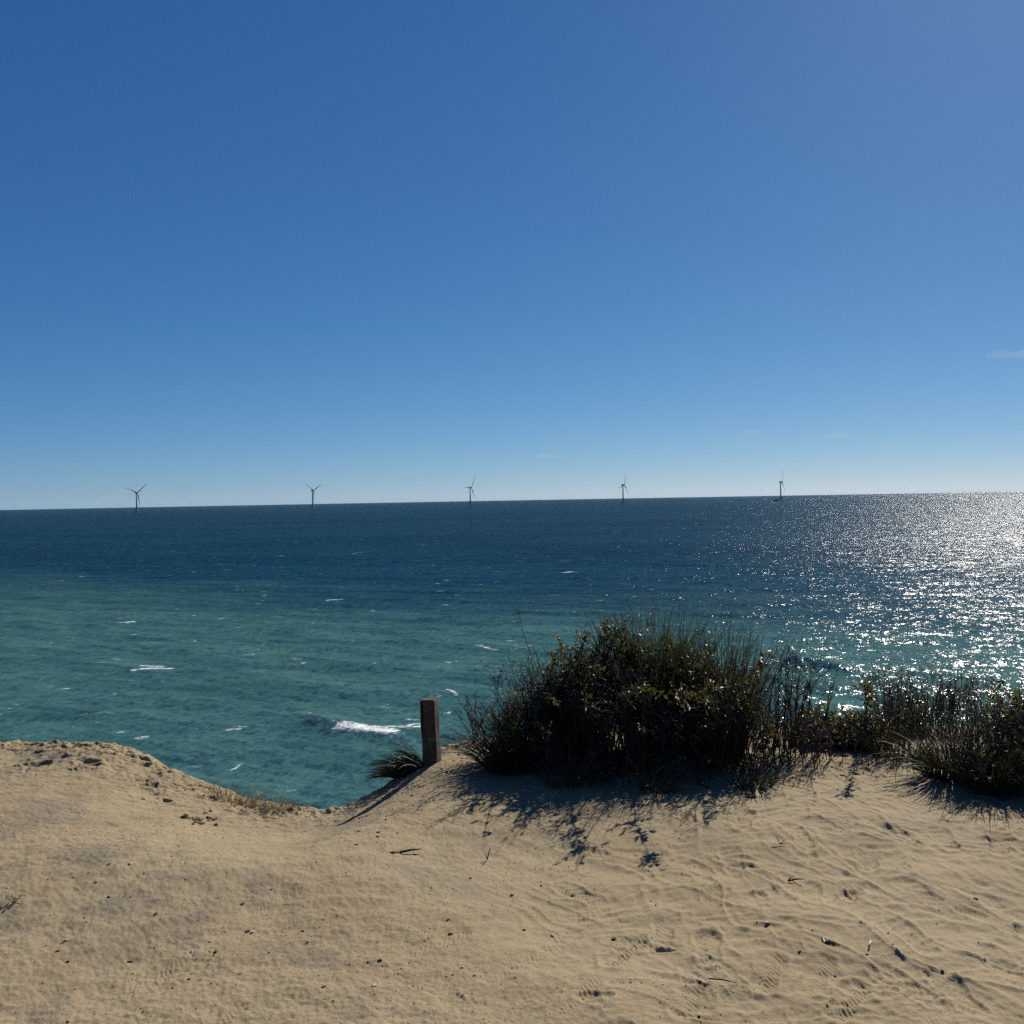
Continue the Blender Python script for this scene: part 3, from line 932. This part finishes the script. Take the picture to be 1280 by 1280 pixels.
# ------------------------------------------------------------------ stones, grit and litter on the sand
def rock_mesh(name, seed, mat):
    rs = np.random.RandomState(seed)
    bm = bmesh.new()
    bmesh.ops.create_icosphere(bm, subdivisions=2, radius=1.0)
    ax = [Vector(rs.normal(size=3)).normalized() for k in range(7)]
    of = rs.uniform(.55, .95, 7)
    for v in bm.verts:
        for a_, o_ in zip(ax, of):
            e = v.co.dot(a_) - o_
            if e > 0: v.co -= a_ * e * .85
        v.co.z *= .62
        v.co *= 1 + .06 * rs.normal()
    me = bpy.data.meshes.new(name)
    bm.to_mesh(me); bm.free()
    me.materials.append(mat)
    return me


M_dark = flat_mat('dark_stone', (.085, .070, .055), .85, .4, 120, .2)
M_pale = flat_mat('pale_stone', (.36, .30, .23), .85, .25, 120, .2)
M_clod = flat_mat('soil_clod', (.12, .092, .064), .95, .35, 120, .1)
rocks = {'dark': [rock_mesh('pebble', s, M_dark) for s in (1, 2, 3)], 'pale': [rock_mesh('pebble', s, M_pale) for s in (4, 5, 6)], 'clod': [rock_mesh('soil_clod', s, M_clod) for s in (7, 8, 9)]}
rr = random.Random(3)


def stone(kind, p, size, name='pebble', label=None, group=None):
    o = bpy.data.objects.new(name, rr.choice(rocks[kind]))
    o.scale = (size * rr.uniform(.8, 1.4), size * rr.uniform(.7, 1.1), size * rr.uniform(.7, 1.1))
    o.rotation_euler = (rr.uniform(-.2, .2), rr.uniform(-.2, .2), rr.uniform(0, 6.28))
    o.location = (p[0], p[1], p[2] + size * .08)
    COL.objects.link(o)
    return tag(o, label, 'pebble' if name == 'pebble' else 'clod', group)


spots = [(105, 1148), (163, 1122), (155, 1122), (136, 1122), (72, 1190), (85, 1203), (163, 1203), (236, 1225), (216, 1236), (172, 1152), (208, 1143), (195, 1143), (378, 1164), (385, 1178), (310, 1164), (304, 1130), (245, 1262), (176, 1262), (85, 1278),
         (531, 1166), (588, 1098), (433, 1091), (563, 1168), (638, 1133), (655, 1163), (716, 1120), (768, 1174), (813, 1127), (516, 1233), (498, 1218), (566, 1219), (460, 1203), (475, 1202), (437, 1207), (295, 1231), (262, 1190), (270, 1190), (22, 1134), (120, 1104), (60, 1100), (280, 1047), (232, 1100), (336, 1093), (316, 1115), (180, 1093), (92, 1098), (560, 1150), (724, 1100), (1178, 1214), (1110, 1167), (875, 1228), (1000, 1190), (1220, 1125)]
LD = 'small dark pebble lying loose on the bare sand'
LP = 'small pale pebble lying loose on the bare sand'
for (u, v) in spots:
    stone('dark', gp(u, v), rr.choice((.004, .005, .006, .007, .010)), label=LD, group='dark pebbles on the bare sand')
for (u, v) in [(163, 1080), (137, 1080), (9, 1110), (83, 1176), (316, 1166), (240, 1190), (262, 1178), (578, 1210), (594, 1219), (468, 1233), (640, 1119), (676, 1062), (960, 1155), (1077, 1154), (690, 1170), (255, 1018), (540, 1110), (405, 1234)]:
    stone('pale', gp(u, v), rr.uniform(.006, .011), label=LP, group='pale pebbles on the bare sand')
for k in range(60):
    u = rr.uniform(0, 760); v = rr.uniform(1040, 1275)
    kd = 'dark' if rr.random() < .72 else 'pale'
    stone(kd, gp(u, v), rr.uniform(.0022, .005), label=LD if kd == 'dark' else LP, group='dark pebbles on the bare sand' if kd == 'dark' else 'pale pebbles on the bare sand')
for k in range(20):
    u = rr.uniform(760, 1270); v = rr.uniform(1060, 1275)
    stone('dark', gp(u, v), rr.uniform(.003, .006), label=LD, group='dark pebbles on the bare sand')
LC = 'dark crumbled soil clod in the row below the dry grass by the gap'
for k in range(26):
    u = 230 + 42 * rr.random() + rr.gauss(0, 2); v = 1023 + rr.gauss(0, 3.0) + (u - 230) * .06
    stone('clod', gp(u, v), rr.uniform(.008, .018), 'soil_clod', LC, 'soil clods below the dry grass')
LB = 'soil clod crumbled off the eroded bank along the left rim'
for k in range(8):
    u = rr.uniform(0, 260)
    vt = np.interp(u, [0, 120, 185, 260], [940, 940, 958, 992])
    stone('clod', gp(u, vt + abs(rr.gauss(0, 16))), rr.uniform(.004, .009), 'soil_clod', LB, 'soil clods along the left bank')
LR = 'small dark stone embedded in the bank around the wooden post'
for k in range(60):
    u = rr.uniform(440, 640)
    vt = np.interp(u, [440, 480, 540, 580, 640], [1018, 996, 962, 936, 940])
    stone('clod' if rr.random() < .5 else 'dark', gp(u, vt + abs(rr.gauss(0, 20))), rr.uniform(.004, .011), 'pebble', LR, 'stones in the bank around the post')

mb = MB()
rs = np.random.RandomState(21)
n = 17000
gu = np.abs(rs.normal(0, 1, n))
X = rs.uniform(-3.4, .9, n); Y = rs.uniform(2.3, 6.2, n)
X[:3500] = rs.uniform(-1.9, .25, 3500); Y[:3500] = rs.uniform(4.1, 6.3, 3500)
keep = (fbm(N1, X * 1.3, Y * 1.3, 3) + rs.uniform(-.5, .5, n)) > .12
X, Y = X[keep], Y[keep]
Z = H(X, Y)
S = rs.uniform(.0016, .0058, len(X)) * rs.uniform(.5, 1.0, len(X))
tet = np.array([(1, 0, -.3), (-.5, .87, -.3), (-.5, -.87, -.3), (0, 0, .7)])
V = []; Fc = []
for i in range(len(X)):
    b_ = len(V)
    a_ = rs.rand() * 6.28
    for q in tet * S[i]:
        V.append((X[i] + q[0] * math.cos(a_) - q[1] * math.sin(a_), Y[i] + q[0] * math.sin(a_) + q[1] * math.cos(a_), Z[i] + q[2] * .8 + .0004))
    Fc += [(b_, b_ + 1, b_ + 3), (b_ + 1, b_ + 2, b_ + 3), (b_ + 2, b_, b_ + 3)]
grit = link_mesh('grit', V, Fc, flat_mat('grit_stone', (.075, .06, .045), .9, .6, 60, .2), smooth=False)
tag(grit, kind='stuff')


def stick(name, label, cat, u, v, parts, mat):
    g = gp(u, v)
    mb = MB()
    for (dx, dy, dz, L, w) in parts:
        d = Vector((dx, dy, dz)).normalized()
        q = g + Vector((0, 0, .006))
        mb.tube([q, q + d * L * .5 + Vector((0, 0, .004)), q + d * L], [w, w * .9, w * .4], 5)
    return tag(mb.build(name, mat, origin=g), label, cat)


g = gp(1032, 1180)
mb = MB()
for i in range(11):
    d = Vector((random.uniform(-.2, 1), random.uniform(-.5, .8), random.uniform(.0, .16)))
    mb.blade(g + Vector((0, 0, .004)), d, random.uniform(.03, .065), .007, (.3, 0, -.7), 4)
tag(mb.build('withered_sprig', M_weed, origin=g), 'dark withered sprig lying on the trampled sand at lower right', 'plant litter')
stick('white_stick', 'short white stick lying on the sand beside the withered sprig', 'stick', 1086, 1187, [(.45, .85, .0, .06, .0035)], flat_mat('bleached_wood', (.45, .42, .37), .7, .1, 80))
stick('dark_twig', 'thin dark twig lying on the sand above the withered sprig', 'twig', 985, 1103, [(.9, .1, .05, .07, .004), (.6, .6, .12, .04, .003), (.5, -.5, .1, .03, .002)], M_twig)
stick('dark_twig', 'thin long twig lying on the sand at the bottom, left of the withered sprig', 'twig', 886, 1226, [(.9, -.4, .02, .09, .0025)], M_twig)
stick('dark_twig', 'small forked twig on the sand below the shadow of the big shrub', 'twig', 975, 1057, [(.7, .5, .2, .05, .002), (-.2, .6, .5, .05, .002), (.9, -.1, .1, .05, .002)], M_twig)
stick('dark_twig', 'short upright twig stuck in the sand below the wooden post', 'twig', 609, 1076, [(.3, .1, .9, .05, .003), (-.3, .2, .6, .03, .002)], M_twig)
stick('dark_twig', 'flat dark piece of root in the sand below the gap', 'twig', 500, 1067, [(.9, .25, .03, .10, .006), (-.9, -.2, .02, .06, .004)], M_clod)

# ------------------------------------------------------------------ wind turbines out at sea
M_tow = flat_mat('turbine_paint', (.13, .14, .16), .9, .05, .05)
M_jack = flat_mat('jacket_steel', (.13, .125, .10), .9, .1, .1)
M_hull = flat_mat('boat_hull', (.05, .07, .10), .5, .1, .2)
M_cab = flat_mat('boat_cabin', (.45, .46, .48), .5, .05, .2)


def turbine(u, base_v, D, phase, label):
    d = ray(u, base_v)
    x = d.x * D
    z = SEA - (x * x + D * D) / (2 * 7.4e6)
    root = empty('wind_turbine', (x, D, z))
    tag(root, label, 'wind turbine', 'wind turbines standing in a row in the sea')
    j = MB()
    legs = []
    for (sx, sy) in ((-1, -1), (1, -1), (1, 1), (-1, 1)):
        a, b = Vector((sx * 9, sy * 9, -6)), Vector((sx * 5.5, sy * 5.5, 17))
        legs.append((a, b)); j.tube([a, b], .9, 8)
    for i in range(4):
        (a, b), (c, e) = legs[i], legs[(i + 1) % 4]
        for t0, t1 in ((.2, .62), (.62, 1.0)):
            j.tube([a.lerp(b, t0), c.lerp(e, t1)], .45, 6); j.tube([c.lerp(e, t0), a.lerp(b, t1)], .45, 6)
        j.tube([a.lerp(b, .62), c.lerp(e, .62)], .45, 6)
    j.build('jacket_foundation', M_jack, root)
    p = MB(); p.box((-7.5, -7.5, 17), (7.5, 7.5, 20.5))
    for k in range(4):
        for q in np.linspace(-7.2, 7.2, 5):
            c_, s_ = [(q, -7.3), (q, 7.3), (-7.3, q), (7.3, q)][k]
            p.tube([(c_, s_, 20.5), (c_, s_, 21.8)], .08, 4)
    p.build('platform', M_jack, root, smooth=False)
    t = MB(); t.tube([(0, 0, 20.5), (0, 0, 60), (0, 0, 101.5)], [3.6, 3.1, 2.5], 20); t.build('tower', M_tow, root)
    ax = Vector((math.sin(R(122)), math.cos(R(122)), 0))       # rotor axis, all turned into the same wind
    rt = ax.cross(Vector((0, 0, 1))).normalized() * -1
    up = Vector((0, 0, 1))
    if rt.x < 0: rt = -rt
    B = Matrix((( rt.x, ax.x, up.x, 0), (rt.y, ax.y, up.y, 0), (rt.z, ax.z, up.z, 104), (0, 0, 0, 1)))
    n_ = MB()
    prof = [(-9, 2.2, 2.4), (-8, 3.0, 3.2), (0, 3.3, 3.5), (5, 3.2, 3.2), (7, 2.4, 2.4)]
    b_ = 0
    for (yy, hw, hh) in prof:
        for (a_, c_) in ((-1, -1), (1, -1), (1, 1), (-1, 1)):
            n_.V.append(B @ Vector((a_ * hw, yy, c_ * hh)))
    for i in range(len(prof) - 1):
        for k in range(4):
            n_.F.append((i * 4 + k, i * 4 + (k + 1) % 4, i * 4 + 4 + (k + 1) % 4, i * 4 + 4 + k))
    n_.F += [(3, 2, 1, 0), tuple(len(prof) * 4 - 4 + k for k in range(4))]
    n_.build('nacelle', M_tow, root, smooth=False)
    h = MB(); h.tube([B @ Vector((0, y_, 0)) for y_ in (7, 8, 10, 11.5, 12.2)], [2.6, 2.8, 2.5, 1.5, .2], 14); h.build('hub', M_tow, root)
    for k in range(3):
        th = R(phase + 120 * k)
        e = Vector((math.cos(th), 0, math.sin(th))); f_ = Vector((-math.sin(th), 0, math.cos(th)))
        bl = MB()
        st = [(1.5, 1.5, 1.5, 0), (4, 1.6, 1.5, .1), (10, 3.0, 1.1, .25), (16, 3.1, .8, .22), (30, 2.3, .55, .12), (50, 1.5, .35, .05), (66, .9, .22, .02), (74, .45, .12, 0), (75.5, .1, .05, 0)]
        for (r_, ch, th_, tw) in st:
            for q in range(8):
                a_ = 2 * math.pi * q / 8
                cx_, cy_ = ch * math.cos(a_), th_ * math.sin(a_)
                px_, py_ = cx_ * math.cos(tw) - cy_ * math.sin(tw), cx_ * math.sin(tw) + cy_ * math.cos(tw)
                bl.V.append(B @ (e * r_ + f_ * px_ + Vector((0, 9.2 + py_ + .0004 * r_ * r_, 0))))
        for i in range(len(st) - 1):
            for q in range(8):
                bl.F.append((i * 8 + q, i * 8 + (q + 1) % 8, i * 8 + 8 + (q + 1) % 8, i * 8 + 8 + q))
        bl.F.append(tuple(len(st) * 8 - 8 + q for q in range(8)))
        bl.build('blade', M_tow, root)
    return root


def dist_for(u, hub_v, D):
    return D


turbine(171, 640, 4750, 160, 'leftmost wind turbine, facing the shore with two blades spread wide in a V')
turbine(391, 635, 5150, 149, 'wind turbine with two blades in a narrower V, second from the left')
turbine(588, 632, 5150, 178, 'wind turbine with one blade pointing level to the left, midway along the row')
turbine(779, 629, 5150, 75, 'wind turbine seen at an angle with one blade almost upright, no boat at its foot')
tlast = turbine(976, 625, 5150, 73, 'wind turbine seen nearly edge-on with a boat at its foot')

d = ray(970.8, 625)
D = 5120.0
bx_ = d.x * D
bz = SEA - (bx_ * bx_ + D * D) / (2 * 7.4e6)
boat = empty('work_boat', (bx_, D, bz), R(6))
boat.scale = (1.25, 1.25, 1.25)
tag(boat, 'dark work boat lying beside the foot of the nearly edge-on wind turbine', 'boat')
hb = MB()
secs = [(-14, 4.2, 0), (-8, 4.6, 0), (2, 4.6, 0), (9, 3.4, .8), (14, .3, 2.0)]
for (xx, w, sh) in secs:
    hb.V += [Vector((xx, -w * .6, -1.5)), Vector((xx, w * .6, -1.5)), Vector((xx, w, 5.0 + sh)), Vector((xx, -w, 5.0 + sh))]
for i in range(len(secs) - 1):
    for k in range(4):
        hb.F.append((i * 4 + k, i * 4 + (k + 1) % 4, i * 4 + 4 + (k + 1) % 4, i * 4 + 4 + k))
hb.F += [(3, 2, 1, 0), tuple(len(secs) * 4 - 4 + k for k in range(4))]
hb.build('hull', M_hull, boat, smooth=False)
cb = MB(); cb.box((-6, -3.4, 5.02), (4, 3.4, 9)); cb.box((-3, -2.8, 9.01), (3, 2.8, 12)); cb.build('wheelhouse', M_hull, boat, smooth=False)
ms = MB(); ms.tube([(-1, 0, 12), (-1, 0, 18)], [.5, .25], 6); ms.tube([(-1, -2, 16), (-1, 2, 16)], .2, 5); ms.build('mast', M_hull, boat)

# ------------------------------------------------------------------ thin streaks of cloud
cm = bpy.data.materials.new('thin_cloud')
cm.use_nodes = True
cm.node_tree.nodes.remove(cm.node_tree.nodes['Principled BSDF'])
cv = cm.node_tree.nodes.new('ShaderNodeVolumePrincipled')
cv.inputs['Color'].default_value = (1, 1, 1, 1)
cv.inputs['Density'].default_value = 0.9e-4
cm.node_tree.links.new(cv.outputs[0], cm.node_tree.nodes['Material Output'].inputs['Volume'])
for (u, v, wpx, hpx, tl, lab) in ((1268, 442, 34, 4.5, 2, 'faint white wisp of cloud at the right edge, highest of the wisps'), (1045, 545, 24, 2.4, -3, 'thin white streak of cloud above and right of the nearly edge-on turbine'),
                                  (940, 540, 13, 2.0, 2, 'very short faint wisp of cloud above and left of the nearly edge-on turbine'), (688, 570, 22, 2.0, 0, 'barely visible flat wisp of cloud between the third and fourth turbines')):
    D = 42000.0
    d = ray(u, v); c = Vector((d.x * D, D, d.z * D))
    px = D / F
    bm = bmesh.new()
    q = random.Random(u)
    for k in range(1):
        r_ = bmesh.ops.create_icosphere(bm, subdivisions=4, radius=1.0)
        for w_ in bm.verts:
            n_ = w_.co.copy()
            f_ = 1 + .25 * math.sin(n_.x * 5 + u) + .12 * math.sin(n_.x * 11 + 2) 
            w_.co = Vector((n_.x * wpx * px, n_.y * 900 * f_, n_.z * hpx * px * f_ + wpx * px * (.04 * math.sin(n_.x * 3 + u) + .01 * tl * n_.x)))
    me = bpy.data.meshes.new('cloud'); bm.to_mesh(me); bm.free()
    me.materials.append(cm)
    o = bpy.data.objects.new('cloud', me); o.location = c
    COL.objects.link(o)
    tag(o, lab, 'cloud', 'thin wisps of cloud')
